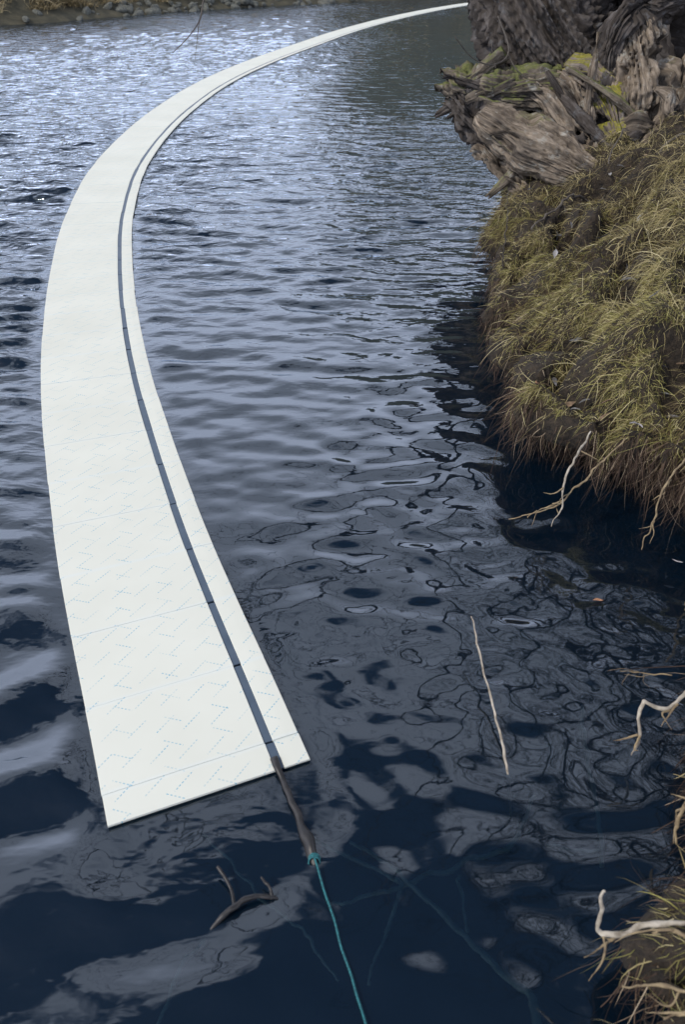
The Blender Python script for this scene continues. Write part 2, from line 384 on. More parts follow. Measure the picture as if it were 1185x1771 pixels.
# boards lie on the water and press it flat
pts = np.stack([x, y], 1); dmin = np.full(len(x), 9.0)
near = np.abs(x - sx_at) < 2.5
cs = _c[::12]; idx = np.where(near)[0]
for k in range(0, len(idx), 40000):
    ii = idx[k:k + 40000]; q = pts[ii]
    d2 = ((q[:, None, 0] - cs[None, :, 0]) ** 2 + (q[:, None, 1] - cs[None, :, 1]) ** 2).min(1); dmin[ii] = np.sqrt(d2)
f = sstep(dmin, 0.30, 0.42)
z = np.where(y < 1.0, z, z * f - 0.006 * (1 - f))
me = np_mesh('water', np.stack([x, y, z], 1), grid_faces(len(ys), len(xs)), True, {'chop': np.clip(chop * (0.35 + 0.65 * sstep(y, 4, 12)), 0, 1) * (0.5 + big)})
add('water', me, M_water, kind='structure')
bx = np.linspace(-90, 90, 60); by = np.linspace(-3.2, 62, 60); BX, BY = np.meshgrid(bx, by)
bz = -0.75 - 0.5 * sstep(BY, 3, 20) + 0.1 * vn(np.stack([BX.ravel() * .5, BY.ravel() * .5, BX.ravel() * 0], 1)).reshape(BX.shape)
add('lake_bed', np_mesh('lake_bed', np.stack([BX.ravel(), BY.ravel(), bz.ravel()], 1), grid_faces(60, 60)), M_bed, kind='structure')

# ------------------------------------------------------------------ near bank
yy = np.concatenate([np.arange(-3, .2, .06), np.arange(.2, 8, .018), np.arange(8, 20, .1)])
lx = lip_x(yy)
ker = np.exp(-0.5 * (np.arange(-12, 13) / 4.0) ** 2); ker /= ker.sum()
lx = np.convolve(np.pad(lx, 12, 'edge'), ker, 'valid')
p3 = np.stack([yy * 0 + 3, yy * 2.6, yy * 0], 1)
lx = lx + 0.15 * fbm(p3 * 1.7, 4, 5, .6) * sstep(yy, .2, .8)
tl = np.stack([np.gradient(lx), np.gradient(yy)], 1); tl /= np.linalg.norm(tl, axis=1)[:, None]
k2 = np.exp(-0.5 * (np.arange(-24, 25) / 9.0) ** 2); k2 /= k2.sum()
nl = np.stack([tl[:, 1], -tl[:, 0]], 1)                          # inland
nl = np.stack([np.convolve(np.pad(nl[:, i], 24, 'edge'), k2, 'valid') for i in (0, 1)], 1)
nl /= np.linalg.norm(nl, axis=1)[:, None]
und = [(.55, -.95), (.5, -.5), (.42, -.2), (.38, -.05), (.33, .03), (.25, .10), (.15, .16), (.06, .21), (.015, .255), (0, .29), (.008, .325), (.035, .36)]
top = np.concatenate([np.arange(.07, 2.2, .028), np.geomspace(2.25, 80, 26)])
PROF_D = [0, .035, .15, .3, .6, 1.0, 1.5, 2.2, 4, 10, 80]; PROF_Z = [.29, .36, .44, .52, .66, .83, .97, 1.07, 1.25, 1.5, 2.0]
def bank_low(yv): return 0.62 + 0.38 * sstep(yv, 1.3, 3.0)
def top_disp(X, Y):
    p = np.stack([X, Y, 0 * X], 1)
    return 0.16 * fbm(p * 2.1, 3, 21) + 0.075 * fbm(p * 7, 3, 33)
def crevice(X, Y):
    wx = X + .10 * fbm(np.stack([X * 3, Y * 3, 0 * X], 1), 2, 151); wy = Y + .12 * fbm(np.stack([X * 3 + 5, Y * 3, 0 * X], 1), 2, 153)
    n = fbm(np.stack([wx * 1.5 + wy * .6, wy * 2.6 - wx * .9, 0 * X], 1), 3, 157)
    return np.exp(-(np.abs(n) / .105) ** 2)
rows = []
for (o_, z_) in und:
    q = np.stack([lx + nl[:, 0] * o_, yy + nl[:, 1] * o_, np.full(len(yy), z_)], 1)
    nn = np.stack([yy * 5, np.full(len(yy), z_ * 6), yy * 0], 1)
    q[:, :2] -= nl * (0.055 * fbm(nn, 4, 9))[:, None]
    if z_ > .1: q[:, :2] += nl * (.22 * crevice(q[:, 0], q[:, 1]))[:, None]
    if z_ > 0: q[:, 2] *= bank_low(yy) * (1 + 0.12 * vn(np.stack([yy * 4, yy * 0, yy * 0], 1), 41))
    rows.append(q)
edge_z = rows[-1][:, 2]
for u in top:
    X = lx + nl[:, 0] * min(u, .035) + (u - min(u, .035)); Yv = yy + nl[:, 1] * .035
    cosn = np.clip(nl[:, 0], .45, 1)
    zt = np.interp(.035 + (u - .035) * lerp(cosn, 1, min(1, u / 2)), PROF_D, PROF_Z) * bank_low(yy) + top_disp(X, Yv) * min(1, u / .2)
    gl_ = fbm(np.stack([X * .8, Yv * 4.2, 0 * X], 1), 3, 141)
    zt = zt + 0.13 * np.minimum(gl_ + .1, .25) * math.exp(-u / .5) * min(1, u / .08) + 0.03 * fbm(np.stack([X * 14, Yv * 14, 0 * X], 1), 2, 143)
    zt = zt - .27 * crevice(X, Yv) * (1.0 if u < .9 else math.exp(-(u - .9) / .5)) * min(1, u / .12)
    rows.append(np.stack([X, Yv, zt], 1))
BV = np.stack(rows, 0); nrb, ncb = BV.shape[:2]
BVf = BV.reshape(-1, 3)
bank = add('grassy_bank', np_mesh('grassy_bank', BVf, grid_faces(nrb, ncb)[:, ::-1]), M_soil, kind='structure')
du = np.gradient(BV, axis=0); dw = np.gradient(BV, axis=1)
BN = np.cross(dw, du); BN /= np.linalg.norm(BN, axis=2)[..., None] + 1e-9
if BN[nrb // 2, ncb // 2, 2] < 0: BN = -BN
N_UND = len(und)
def bank_sample(n, r0, r1, y0, y1, seed, wfun=None):
    """area-weighted points on bank rows r0..r1 and stretch y0..y1"""
    r = np.random.default_rng(seed)
    ca, cb_ = np.searchsorted(yy, y0), min(np.searchsorted(yy, y1), ncb - 2)
    A = np.linalg.norm(np.cross(du, dw), axis=2)[r0:r1, ca:cb_].copy()
    if wfun is not None: A *= wfun(BV[r0:r1, ca:cb_])
    cdf = np.cumsum(A.ravel()); k = np.searchsorted(cdf, r.uniform(0, cdf[-1], n)); k = np.minimum(k, A.size - 1)
    i = k // A.shape[1] + r0; j = k % A.shape[1] + ca
    i2 = np.minimum(i + 1, nrb - 1); a = r.uniform(size=(n, 1)); c_ = r.uniform(size=(n, 1))
    P = lerp(lerp(BV[i, j], BV[i2, j], a), lerp(BV[i, j + 1], BV[i2, j + 1], a), c_)
    return P, BN[i, j], i
def bank_z(xq, yq):
    j = int(np.searchsorted(yy, yq)); j = min(max(j, 0), ncb - 1)
    col = BV[N_UND - 1:, j]; return float(np.interp(xq, col[:, 0], col[:, 2]))

def blades(P, D0, L, width, droop, tone, seg=4, seed=0, curl=0.0, side=None):
    """ribbons: root P, start direction D0, length L, width, gravity droop per step"""
    r = np.random.default_rng(seed); n = len(P); D = D0 / (np.linalg.norm(D0, axis=1)[:, None] + 1e-9)
    S = np.cross(D, r.normal(size=(n, 3))); S /= np.linalg.norm(S, axis=1)[:, None] + 1e-9
    pts_ = [P]; q = P.copy(); cu = r.normal(size=(n, 3)) * curl
    for k in range(seg):
        q = q + D * (L / seg)[:, None]; pts_.append(q.copy())
        D = D + np.array([0, 0, -1.0]) * np.asarray(droop).reshape(-1, 1) / seg + cu / seg + r.normal(size=(n, 3)) * curl * .5 / seg
        D /= np.linalg.norm(D, axis=1)[:, None]
    V = np.empty((n, 2 * seg + 1, 3))
    for k in range(seg):
        wv = (width * (1 - 0.75 * (k / seg) ** 1.5) * 0.5)[:, None]
        V[:, 2 * k] = pts_[k] - S * wv; V[:, 2 * k + 1] = pts_[k] + S * wv
    V[:, 2 * seg] = pts_[seg]
    b0 = (np.arange(n) * (2 * seg + 1))[:, None]
    Q = np.concatenate([b0 + np.array([[2 * k, 2 * k + 1, 2 * k + 3, 2 * k + 2]]) for k in range(seg - 1)], 0)
    Tt = b0 + np.array([[2 * seg - 2, 2 * seg - 1, 2 * seg]])
    return V.reshape(-1, 3), [Q, Tt], np.repeat(tone, 2 * seg + 1)
def blade_obj(name, sets, m, **kw):
    V, F = merge([(a, b_) for a, b_, _ in sets]); tone = np.concatenate([c_ for _, _, c_ in sets])
    return add(name, np_mesh(name, V, F, True, {'tone': tone}), m, **kw)
def clump(P, s, seed): return 0.5 + 0.5 * fbm(np.stack([P[:, 0] * s, P[:, 1] * s, P[:, 2] * 0], 1), 3, seed)
DOWN = np.array([-.75, -.25, -.55])
sets = []
# short matted grass combed down the slope
cvw = lambda B: (1 - sstep(crevice(B[..., 0].ravel(), B[..., 1].ravel()), .15, .6)).reshape(B.shape[:2])
wf = lambda B: cvw(B) * (.2 + .8 * sstep(B[..., 1], 1.5, 1.9)) * (0.05 + sstep(0.5 + 0.5 * fbm(B.reshape(-1, 3) * np.array([3.0, 3.0, 0]), 3, 77), .40, .56).reshape(B.shape[:2])) * (B[..., 0] < 3.2) * (B[..., 0] - lip_x(B[..., 1]) < 2.2)
P, Nn, ri = bank_sample(125000, N_UND - 1, N_UND + 72, .3, 7.2, 3, wf)
r = np.random.default_rng(8); n = len(P); cl = clump(P, 5, 71)
D0 = Nn * .55 + DOWN * lerp(.9, .35, np.clip((P[:, 0] - lip_x(P[:, 1])), 0, 1))[:, None] + r.normal(size=(n, 3)) * .45 + .5 * np.stack([vn(P * 9, 401), vn(P * 9, 403), .4 * vn(P * 9, 405)], 1)
sets.append(blades(P, D0, r.gamma(4, .0080, n) * (0.35 + 1.3 * cl), r.uniform(.0011, .0026, n), r.uniform(.5, 1.7, n), np.clip(-.05 + 1.05 * clump(P, 2.2, 171) + r.normal(size=n) * .34, 0, 1), 3, 1, .9))
# long matted tresses drooping over the lip
P, Nn, ri = bank_sample(14000, N_UND - 2, N_UND + 12, .4, 7.0, 303, lambda B: cvw(B) * (.04 + sstep(0.5 + 0.5 * fbm(B.reshape(-1, 3) * np.array([6.0, 6.0, 0]), 3, 377), .45, .6).reshape(B.shape[:2])))
r = np.random.default_rng(304); n = len(P); cl = clump(P, 7, 371)
flow = np.stack([-.5 + 1.0 * vn(P * 8, 381), -.3 + 1.0 * vn(P * 8, 383), -.35 + .5 * vn(P * 8, 385)], 1)
sets.append(blades(P, Nn * .5 + flow + r.normal(size=(n, 3)) * .38, r.gamma(2.5, .027, n) * (.5 + cl), r.uniform(.0012, .003, n), r.uniform(.8, 2.0, n), np.clip(.05 + .75 * clump(P, 4, 391) + r.normal(size=n) * .34, 0, 1), 5, 305, .9))
blade_obj('grass', sets, M_grass, label='matted olive green grass combed down the near bank', cat='grass', kind='stuff')
# dry straw: loose tufts on the upper bank and scattered pale blades
sets = []
tufts = [(1.75, 4.05, .16), (1.62, 3.75, .15), (1.9, 4.4, .17), (1.72, 4.75, .15), (2.05, 5.0, .18), (1.55, 4.3, .11), (2.2, 5.5, .16), (1.85, 5.35, .12), (2.5, 6.0, .13), (1.52, 3.35, .10), (1.9, 5.85, .10), (2.25, 4.6, .2), (1.5, 2.95, .09), (1.3, 3.6, .07), (1.25, 5.2, .07), (1.6, 5.6, .08), (2.05, 6.15, .09), (1.5, 6.15, .07), (1.72, 6.05, .08), (1.9, 6.2, .07), (2.2, 6.25, .10), (2.45, 6.35, .10), (1.38, 6.25, .06), (2.0, 6.35, .06)]
for k, (tx, ty, tr) in enumerate(tufts):
    r = np.random.default_rng(100 + k); n = int(1500 * tr)
    a = r.uniform(0, 6.28, n); q = np.sqrt(r.uniform(0, 1, n)) * tr
    X = tx + q * np.cos(a); Yv = ty + q * np.sin(a); Z = np.array([bank_z(i, j) for i, j in zip(X, Yv)])
    D0 = np.stack([np.cos(a) * q / tr * .8 - .25, np.sin(a) * q / tr * .8 - .15, np.full(n, .5)], 1) + r.normal(size=(n, 3)) * .42
    sets.append(blades(np.stack([X, Yv, Z], 1), D0, r.uniform(.5, 1.3, n) * tr * 1.35, r.uniform(.0015, .0040, n), r.uniform(1.6, 3.4, n), np.clip(r.normal(.55, .2, n), 0, 1), 6, k, .35))
P, Nn, ri = bank_sample(16000, N_UND - 2, N_UND + 72, .3, 7.4, 13, lambda B: (B[..., 0] < 3.2) * (.55 + .45 * cvw(B)))
r = np.random.default_rng(18); n = len(P)
sets.append(blades(P, Nn * .5 + DOWN * .5 + r.normal(size=(n, 3)) * .5, r.gamma(3, .028, n), r.uniform(.0012, .0034, n), r.uniform(.6, 2.2, n), np.clip(r.normal(.5, .25, n), 0, 1), 5, 61, .5))
blade_obj('dry_grass', sets, M_straw, label='tangled straw coloured dry grass tufts on the upper bank', cat='dry grass', kind='stuff')
# fine roots hanging from the undercut lip
sets = []
P, Nn, ri = bank_sample(36000, 4, N_UND + 3, .3, 7.4, 23, lambda B: (1 + 2.0 * (B[..., 1] < 1.8)) * (.08 + sstep(0.5 + 0.5 * fbm(B.reshape(-1, 3) * np.array([4.0, 4.0, 3.0]), 3, 277), .42, .62).reshape(B.shape[:2])))
r = np.random.default_rng(28); n = len(P)
D0 = Nn * .45 + np.array([-.15, -.1, -.8]) + r.normal(size=(n, 3)) * .28
sets.append(blades(P, D0, r.gamma(2.2, .044, n), r.uniform(.0012, .0038, n), r.uniform(.4, 2.0, n), np.clip(r.normal(.50, .26, n), 0, 1), 5, 71, .8))
blade_obj('hanging_roots', sets, M_root, label='brown tangle of fine roots hanging from the undercut bank edge', cat='roots', kind='stuff')

# ------------------------------------------------------------------ far bank
FB = np.array([(-90, -12), (-40, 14), (-18, 21.6), (-10.0, 27.2), (-7.6, 30.4), (-5.04, 33.6), (-2.6, 35.9), (.2, 38.2), (6, 42.5), (12, 47), (30, 50), (90, 52)])
fc = crom(np.c_[FB, 0 * FB[:, 0]], 700)[:, :2]
ft = np.gradient(fc, axis=0); ft /= np.linalg.norm(ft, axis=1)[:, None]; fnn = np.stack([-ft[:, 1], ft[:, 0]], 1)
prof = [(-.6, -.5), (0, -.03), (.25, .10), (.6, .22), (.95, .45), (1.3, .85), (1.9, 1.25), (3, 1.5), (8, 1.8), (40, 2.5), (400, 6)]
FR = []
for (o_, z_) in prof:
    q = np.c_[fc + fnn * o_, np.full(len(fc), z_)]
    amp = min(.25, .05 + abs(z_) * .2)
    q[:, 2] += amp * fbm(np.c_[q[:, :2] * .9, q[:, 2]], 4, 55)
    FR.append(q)
FR = np.stack(FR, 0)
add('far_bank', np_mesh('far_bank', FR.reshape(-1, 3), grid_faces(*FR.shape[:2])), M_far, kind='structure')
sets = []
r = np.random.default_rng(31)
for k in range(300):
    j = r.integers(190, 430) if k < 260 else r.integers(430, 560); o_ = r.uniform(.75, 2.6); c0 = fc[j] + fnn[j] * o_
    z0 = np.interp(o_, [a for a, _ in prof], [b_ for _, b_ in prof]) - .05
    n = 60; a = r.uniform(0, 6.28, n); tr = r.uniform(.15, .4)
    q = np.sqrt(r.uniform(0, 1, n)) * tr
    P = np.stack([c0[0] + q * np.cos(a), c0[1] + q * np.sin(a), np.full(n, z0)], 1)
    D0 = np.stack([np.cos(a) * .6, np.sin(a) * .6 - .15, np.full(n, .8)], 1) + r.normal(size=(n, 3)) * .25
    sets.append(blades(P, D0, r.uniform(.3, .9, n) * tr * 2, r.uniform(.012, .03, n), r.uniform(.8, 2.4, n), np.clip(r.normal(r.uniform(.25, .75), .15, n), 0, 1), 4, k, .3))
blade_obj('far_brush', sets, M_brush, label='rough dry brush growing along the top of the far shore', cat='brush', kind='stuff')
# shore stones, one object each
protos = []
for k in range(6):
    r = np.random.default_rng(200 + k); nr_, nc_ = 12, 16
    ph = np.linspace(0, np.pi, nr_)[:, None]; th = np.linspace(0, 2 * np.pi, nc_, endpoint=False)[None]
    V = np.stack([np.sin(ph) * np.cos(th), np.sin(ph) * np.sin(th), np.cos(ph) + 0 * th], -1).reshape(-1, 3)
    V = np.sign(V) * np.abs(V) ** .8
    V = V * (1 + .28 * fbm(V * 1.6, 3, 300 + k))[:, None] * np.array([1, .75, .6])
    protos.append(np_mesh('stone', V, grid_faces(nr_, nc_, True), k % 2 == 0)); protos[-1].materials.append(M_stone)
r = np.random.default_rng(77); cnt = 0
for k in range(105):
    j = int(np.clip(r.normal(330, 70), 200, 520)); o_ = r.uniform(-.05, .75); s = r.gamma(5, .024) * (1.25 if o_ < .4 else .9)
    c0 = fc[j] + fnn[j] * o_; z0 = np.interp(o_, [a for a, _ in prof], [b_ for _, b_ in prof])
    o = add('shore_stone', protos[k % 6], label='grey rounded stone in the row along the far waterline', cat='stone', group='stones along the far waterline',
            loc=(c0[0], c0[1], z0 + s * .2), rot=(r.normal() * .3, r.normal() * .3, r.uniform(0, 6.28)))
    o.scale = (s, s * r.uniform(.7, 1.1), s * r.uniform(.7, 1.1))
# wooded hillside beyond the right part of the far shore
hx = np.linspace(-9, 150, 120); hv = np.linspace(0, 1, 26); HX, HV = np.meshgrid(hx, hv)
hy = 50 + HV * 70 + 0.05 * np.abs(HX); hz = 1.0 + (26 * sstep(HX, -7, 5)) * np.sin(np.minimum(HV * 1.8, 1) * np.pi / 2) + sstep(HX, -5, 4) * 2.4 * fbm(np.stack([HX.ravel() * .33, hy.ravel() * .33, HX.ravel() * 0], 1), 4, 91).reshape(HX.shape) * (HV > 0)
add('hillside', np_mesh('hillside', np.stack([HX.ravel(), hy.ravel(), hz.ravel()], 1), grid_faces(26, 120)), M_hill, kind='structure')

# ------------------------------------------------------------------ floating strip of white boards
strip = empty('floating_strip', (SC[0][0], SC[0][1], 0), 'long curving strip of white printed foam boards floating on the lake', 'floating strip')
PITCH = 0.345; OFF0 = 0.105
bounds = [0.0, OFF0]
while bounds[-1] + PITCH < TOTAL - .2: bounds.append(bounds[-1] + PITCH)
G0, G1 = 0.815 * SW - SW / 2, 0.865 * SW - SW / 2
ox, oy = SC[0]
def board(name, s0, s1, a0, a1, z0, z1, m, off=0.0, tilt=0.0, gap=.0012, n=4):
    s = np.linspace(s0 + gap, s1 - gap, n); c_, d_, r_ = strip_at(s)
    V = []; st = []; ru = []; bv = .002
    for k in range(n):
        for (a, zz) in ((a0, z0), (a0, z1 - bv), (a0 + bv * .6, z1), ((a0 + a1) / 2, z1 + .0008), (a1 - bv * .6, z1), (a1, z1 - bv), (a1, z0)):
            aa = a + off; p = c_[k] + r_[k] * aa
            V.append((p[0] - ox, p[1] - oy, zz + tilt * (s[k] - s0))); st.append((aa, s[k], 0)); ru.append(min(s[k] - s0, s1 - s[k]) if s0 > 0 else s1 - s[k])
    F = grid_faces(n, 7, True)
    me_ = bpy.data.meshes.new(name)
    caps = [list(range(7))[::-1], [(n - 1) * 7 + i for i in range(7)]]
    me_.from_pydata([tuple(map(float, v)) for v in V], [], [list(map(int, f)) for f in F[:, ::-1]] + [c[::-1] for c in caps])
    at = me_.attributes.new('strip', 'FLOAT_VECTOR', 'POINT'); at.data.foreach_set('vector', np.array(st, np.float32).ravel())
    at = me_.attributes.new('rule', 'FLOAT', 'POINT'); at.data.foreach_set('value', np.array(ru, np.float32))
    o = bpy.data.objects.new(name, me_); sc.collection.objects.link(o); me_.materials.append(m); o.parent = strip; return o
r = np.random.default_rng(4)
for k in range(len(bounds) - 1):
    s0, s1 = bounds[k], bounds[k + 1]; dz = r.normal() * .0005; nn = 9 if k < 60 else 4
    if r.uniform() < .0: continue
    board('foam_board', s0, s1, -SW / 2, G0, .002, .0095 + dz, M_foam, r.normal() * .0012, r.normal() * .001, .0004, nn)
    board('edge_board', s0, s1, G1, SW / 2, .002, .0095 + dz + r.normal() * .0006, M_foam, r.normal() * .0012, r.normal() * .001, .0004, nn)
    board('rail_segment', s0, s1, G0 - .02, G1 + .02, .001, .0055 + r.normal() * .0005, M_rail, r.normal() * .002, r.normal() * .003, .003 + abs(r.normal()) * .002, 4)

# ------------------------------------------------------------------ mooring pole and rope at the near end
def tube_obj(name, pts, rad, m, ns=30, nth=8, jit=0.0, seed=0, wig=0.0, **kw):
    C = crom(np.array(pts, float), ns)
    if wig:
        sw = np.linspace(0, 1, ns) * np.linalg.norm(np.diff(C, axis=0), axis=1).sum()
        C = C + wig * np.stack([fbm(np.stack([sw * 11, 0 * sw + k * 7.3, 0 * sw + seed], 1), 3, seed + k) for k in range(3)], 1)
    rad = np.asarray(rad) ; rad = np.interp(np.linspace(0, 1, ns), np.linspace(0, 1, len(rad)), rad) * (1 + .25 * fbm(np.stack([np.linspace(0, 14, ns), np.full(ns, seed * 1.7), np.zeros(ns)], 1), 2, 7))
    V, F = tube(C, rad, ns, nth, jit, seed); return add(name, np_mesh(name, V, F), m, **kw)
V, F = tube([(-.205, 1.51, .010), (-.164, 1.411, .006), (-.117, 1.308, .004), (-.091, 1.238, .004), (-.073, 1.179, -.010)], [.012, .008, .009, .012, .017, .010], 60, 12, .006, 3)
add('mooring_pole', np_mesh('mooring_pole', V, F), M_dead, label='dark wet pole sticking out from the near end of the white strip', cat='pole')
def rope_mesh(pts, rr, turns, ns=260):
    C = crom(np.array(pts, float), ns); T, A, B = frames(C); parts = []
    for k in range(3):
        a = np.linspace(0, turns * 2 * np.pi, ns) + k * 2.094
        parts.append(tube_line(C + (A * np.cos(a)[:, None] + B * np.sin(a)[:, None]) * rr * .55, rr * .6))
    return merge(parts)
def tube_line(C, rad, nth=6):
    T, A, B = frames(C); th = np.linspace(0, 2 * np.pi, nth, endpoint=False)
    rad = np.broadcast_to(rad, (len(C),))
    V = C[:, None] + rad[:, None, None] * (np.cos(th)[None, :, None] * A[:, None] + np.sin(th)[None, :, None] * B[:, None])
    return V.reshape(-1, 3), [grid_faces(len(C), nth, True)]
kn = []
for k in range(3):      # turns of the rope round the pole end
    a = np.linspace(0, 2 * np.pi, 40); kn.append(tube_line(np.stack([-.0755 + .015 * np.cos(a), 1.186 + .005 * k + .006 * np.sin(a), .0 + .015 * np.sin(a)], 1), .0022))
V, F = rope_mesh([(-.078, 1.20, .010), (-.068, 1.171, .012), (-.046, 1.10, .006), (-.021, 1.032, .003), (-.004, .965, .005), (.020, .901, .003), (.034, .85, .007), (.052, .794, .010), (.10, .62, .03), (.30, .30, .22)], .0030, 60)
V, F = merge([(V, F)] + kn)
add('mooring_rope', np_mesh('mooring_rope', V, F), M_rope, label='thin teal rope running from the dark pole to the shore', cat='rope')

# ------------------------------------------------------------------ branches in the water
fb = empty('floating_branch', (-.25, 1.07, 0), 'dark forked dead branch breaking the surface below the strip', 'branch')
fbv = np.array([.25, -1.07, 0])
def child_tube(name, pts, rad, m, parent, **kw):
    return tube_obj(name, np.array(pts, float) - np.array(parent.location), rad, m, parent=parent, **kw)
child_tube('stem', [(-.332, 1.011, -.012), (-.283, 1.055, .008), (-.227, 1.085, .010), (-.167, 1.088, -.004)], [.004, .010, .008, .004], M_dead, fb, jit=.003)
child_tube('side_twig', [(-.275, 1.062, .006), (-.29, 1.11, .012), (-.33, 1.16, .026)], [.006, .0045, .004], M_dead, fb, jit=.002)
child_tube('side_twig', [(-.18, 1.085, .0), (-.19, 1.11, .012), (-.213, 1.131, .024)], [.005, .004, .003], M_dead, fb, jit=.002)
subs = [([(.03, 1.26, -.03), (.151, 1.187, -.05), (.287, 1.032, -.07), (.388, .934, -.06), (.447, .813, -.03), (.47, .70, .02)], [.004, .006, .008, .010, .011, .010], 'thick pale sunken branch slanting to the lower right corner'),
        ([(-.05, 1.085, -.05), (.041, 1.1, -.05), (.164, 1.152, -.06), (.322, 1.196, -.05), (.475, 1.272, -.05), (.56, 1.40, -.02)], [.003, .005, .006, .007, .007, .005], 'long sunken twig crossing under the thick pale branch'),
        ([(.155, 1.16, -.05), (.148, 1.131, -.05), (.112, 1.018, -.08), (.066, .908, -.12)], [.006, .006, .005, .004], 'short sunken twig pointing down between rope and thick branch'),
        ([(-.10, 1.29, -.04), (-.076, 1.272, -.04), (.043, 1.212, -.06), (.15, 1.171, -.08)], [.004, .005, .006, .006], 'sunken twig reaching from the pole towards the crossing branches'),
        ([(.78, 1.75, -.06), (.749, 1.608, -.06), (.732, 1.401, -.05), (.712, 1.204, -.03)], [.005, .006, .007, .006], 'straight sunken stick standing in the dark water near the right bank'),
        ([(.56, 1.255, -.04), (.64, 1.236, -.03), (.715, 1.229, -.03)], [.004, .005, .004], 'short sunken stick lying crosswise near the right bank'),
        ([(-.45, .80, -.10), (-.402, .895, -.08), (-.376, .965, -.06), (-.345, .995, -.06)], [.004, .006, .006, .005], 'sunken twig trailing down left from the floating dark branch'),
        ([(.305, 1.17, -.05), (.312, 1.136, -.05), (.319, 1.032, -.09)], [.005, .005, .004], 'stubby sunken twig beside the thick pale branch'),
        ([(-.40, 1.30, -.08), (-.25, 1.16, -.10), (-.1, 1.02, -.10), (.0, .93, -.12)], [.003, .004, .004, .003], 'faint sunken twig passing beneath the floating dark branch')]
for k, (p, rd, lb) in enumerate(subs):
    tube_obj('sunken_branch', [(a_, b_, c_ * .5 - .008) for a_, b_, c_ in p], rd, M_sub, 60, 8, .002, k, wig=.02, label=lb, cat='branch', group='branches lying under water')
tube_obj('dry_reed', [(.438, 2.00, .13), (.452, 1.90, .10), (.474, 1.74, .055), (.492, 1.60, .02), (.488, 1.46, -.002), (.487, 1.36, -.05)], [.002, .003, .0036, .004, .0036, .003], M_pale, 60, 8, .001, 5, wig=.012,
         label='thin pale dry stalk rising out of the dark water right of the strip', cat='stalk')

# ------------------------------------------------------------------ loose roots and sticks on the near bank
def bz(x_, y_, dz=0): return (x_, y_, bank_z(x_, y_) + dz)
roots = [([(1.0, 2.80, .40), (.93, 2.68, .36), (.865, 2.60, .30), (.855, 2.56, .20), (.84, 2.55, .10)], [.008, .011, .010, .008, .004], 'pale forked root hanging down over the undercut by the dark pool'),
         ([(1.12, 2.74, .40), (1.02, 2.66, .33), (.93, 2.62, .26), (.84, 2.60, .17), (.70, 2.70, .03)], [.006, .009, .009, .007, .005], 'thin pale root reaching left down to the water'),
         ([(1.35, 2.62, .44), (1.22, 2.48, .38), (1.17, 2.42, .24), (1.155, 2.40, .10)], [.006, .009, .008, .004], 'tan root hanging off the lip further right'),
         ([(1.55, 2.6, .48), (1.36, 2.34, .42), (1.30, 2.26, .30), (1.27, 2.2, .10), (1.26, 2.17, .0)], [.008, .012, .013, .012, .008], 'thick brown root dropping to the water at the right edge'),
         ([(1.08, 1.64, .24), (1.0, 1.58, .24), (.93, 1.52, .22), (.865, 1.55, .225), (.855, 1.50, .14), (.85, 1.48, .07)], [.010, .013, .011, .010, .008, .004], 'knobbly pale root bent like an elbow over the black water'),
         ([(1.0, 1.68, .18), (.93, 1.70, .17), (.86, 1.72, .165)], [.004, .003, .002], 'straight thin twig poking out above the elbow root'),
         ([(1.0, 1.15, .25), (.91, 1.20, .24), (.87, 1.22, .23), (.855, 1.20, .17), (.86, 1.17, .11)], [.012, .014, .012, .010, .006], 'short stubby pale root at the right frame edge'),
         ([(1.0, .80, .30), (.78, .86, .31), (.66, .87, .30), (.60, .865, .27), (.555, .87, .27), (.548, .90, .33), (.56, .905, .36)], [.010, .011, .012, .012, .010, .008, .006], 'white hooked root curling up at the lower right corner'),
         ([(1.1, .62, .36), (.85, .74, .36), (.72, .83, .33), (.66, .86, .28)], [.009, .010, .009, .006], 'yellowish stalk bending under the white hooked root'),
         ([(1.0, .55, .36), (.80, .66, .35), (.66, .74, .30), (.58, .76, .24)], [.008, .009, .008, .004], 'long tan stalk trailing at the bottom right corner'),
         ([(.95, .45, .38), (.80, .58, .37), (.70, .68, .33), (.63, .70, .27)], [.008, .009, .008, .004], 'lowest pale stalk at the bottom right corner')]
for k, (p, rd, lb) in enumerate(roots):
    ro = tube_obj('exposed_root', p, [q * (.42 if k_ < 4 else .5) for k_, q in zip([k] * 9, rd)], M_pale if k in (0, 4, 7) else M_tan, 70, 9, .003, 40 + k, wig=.014, label=lb, cat='root', group='roots sticking out of the near bank')
    rl = np.random.default_rng(900 + k); cp = crom(np.array(p, float), 40)
    for q_ in range(4):
        c0 = cp[rl.integers(8, 34)]; d_ = rl.normal(size=3) * np.array([.05, .04, .02]) + np.array([-.01, -.01, -.045])
        tube_obj('rootlet', [c0, c0 + d_ * .5 + rl.normal(size=3) * .008, c0 + d_ + rl.normal(size=3) * .012], [rd[1] * .28, rd[1] * .2, .0006], M_tan, 16, 6, .001, 60 + q_, wig=.01, parent=ro)
sticks = [([bz(1.35, 6.0, .03), bz(1.75, 5.75, .05), bz(2.2, 5.75, .05), bz(2.7, 5.95, .06)], [.008, .010, .009, .006], 'long grey stick lying below the stump across the bank'),
          ([bz(1.25, 5.35, .02), bz(1.55, 5.65, .05), bz(1.85, 5.95, .06), bz(1.98, 6.2, .16)], [.006, .009, .008, .005], 'slanting grey stick rising towards the mossy knob'),
          ([bz(1.75, 5.1, .04), bz(2.1, 5.2, .07), bz(2.6, 5.5, .08)], [.006, .007, .004], 'thin dark stick in the straw beside the right frame edge'),
          ([bz(1.0, 4.9, .02), (.98, 4.85, .62), (.95, 4.9, .80)], [.004, .0035, .002], 'upright thin stem near the water side of the bank')]
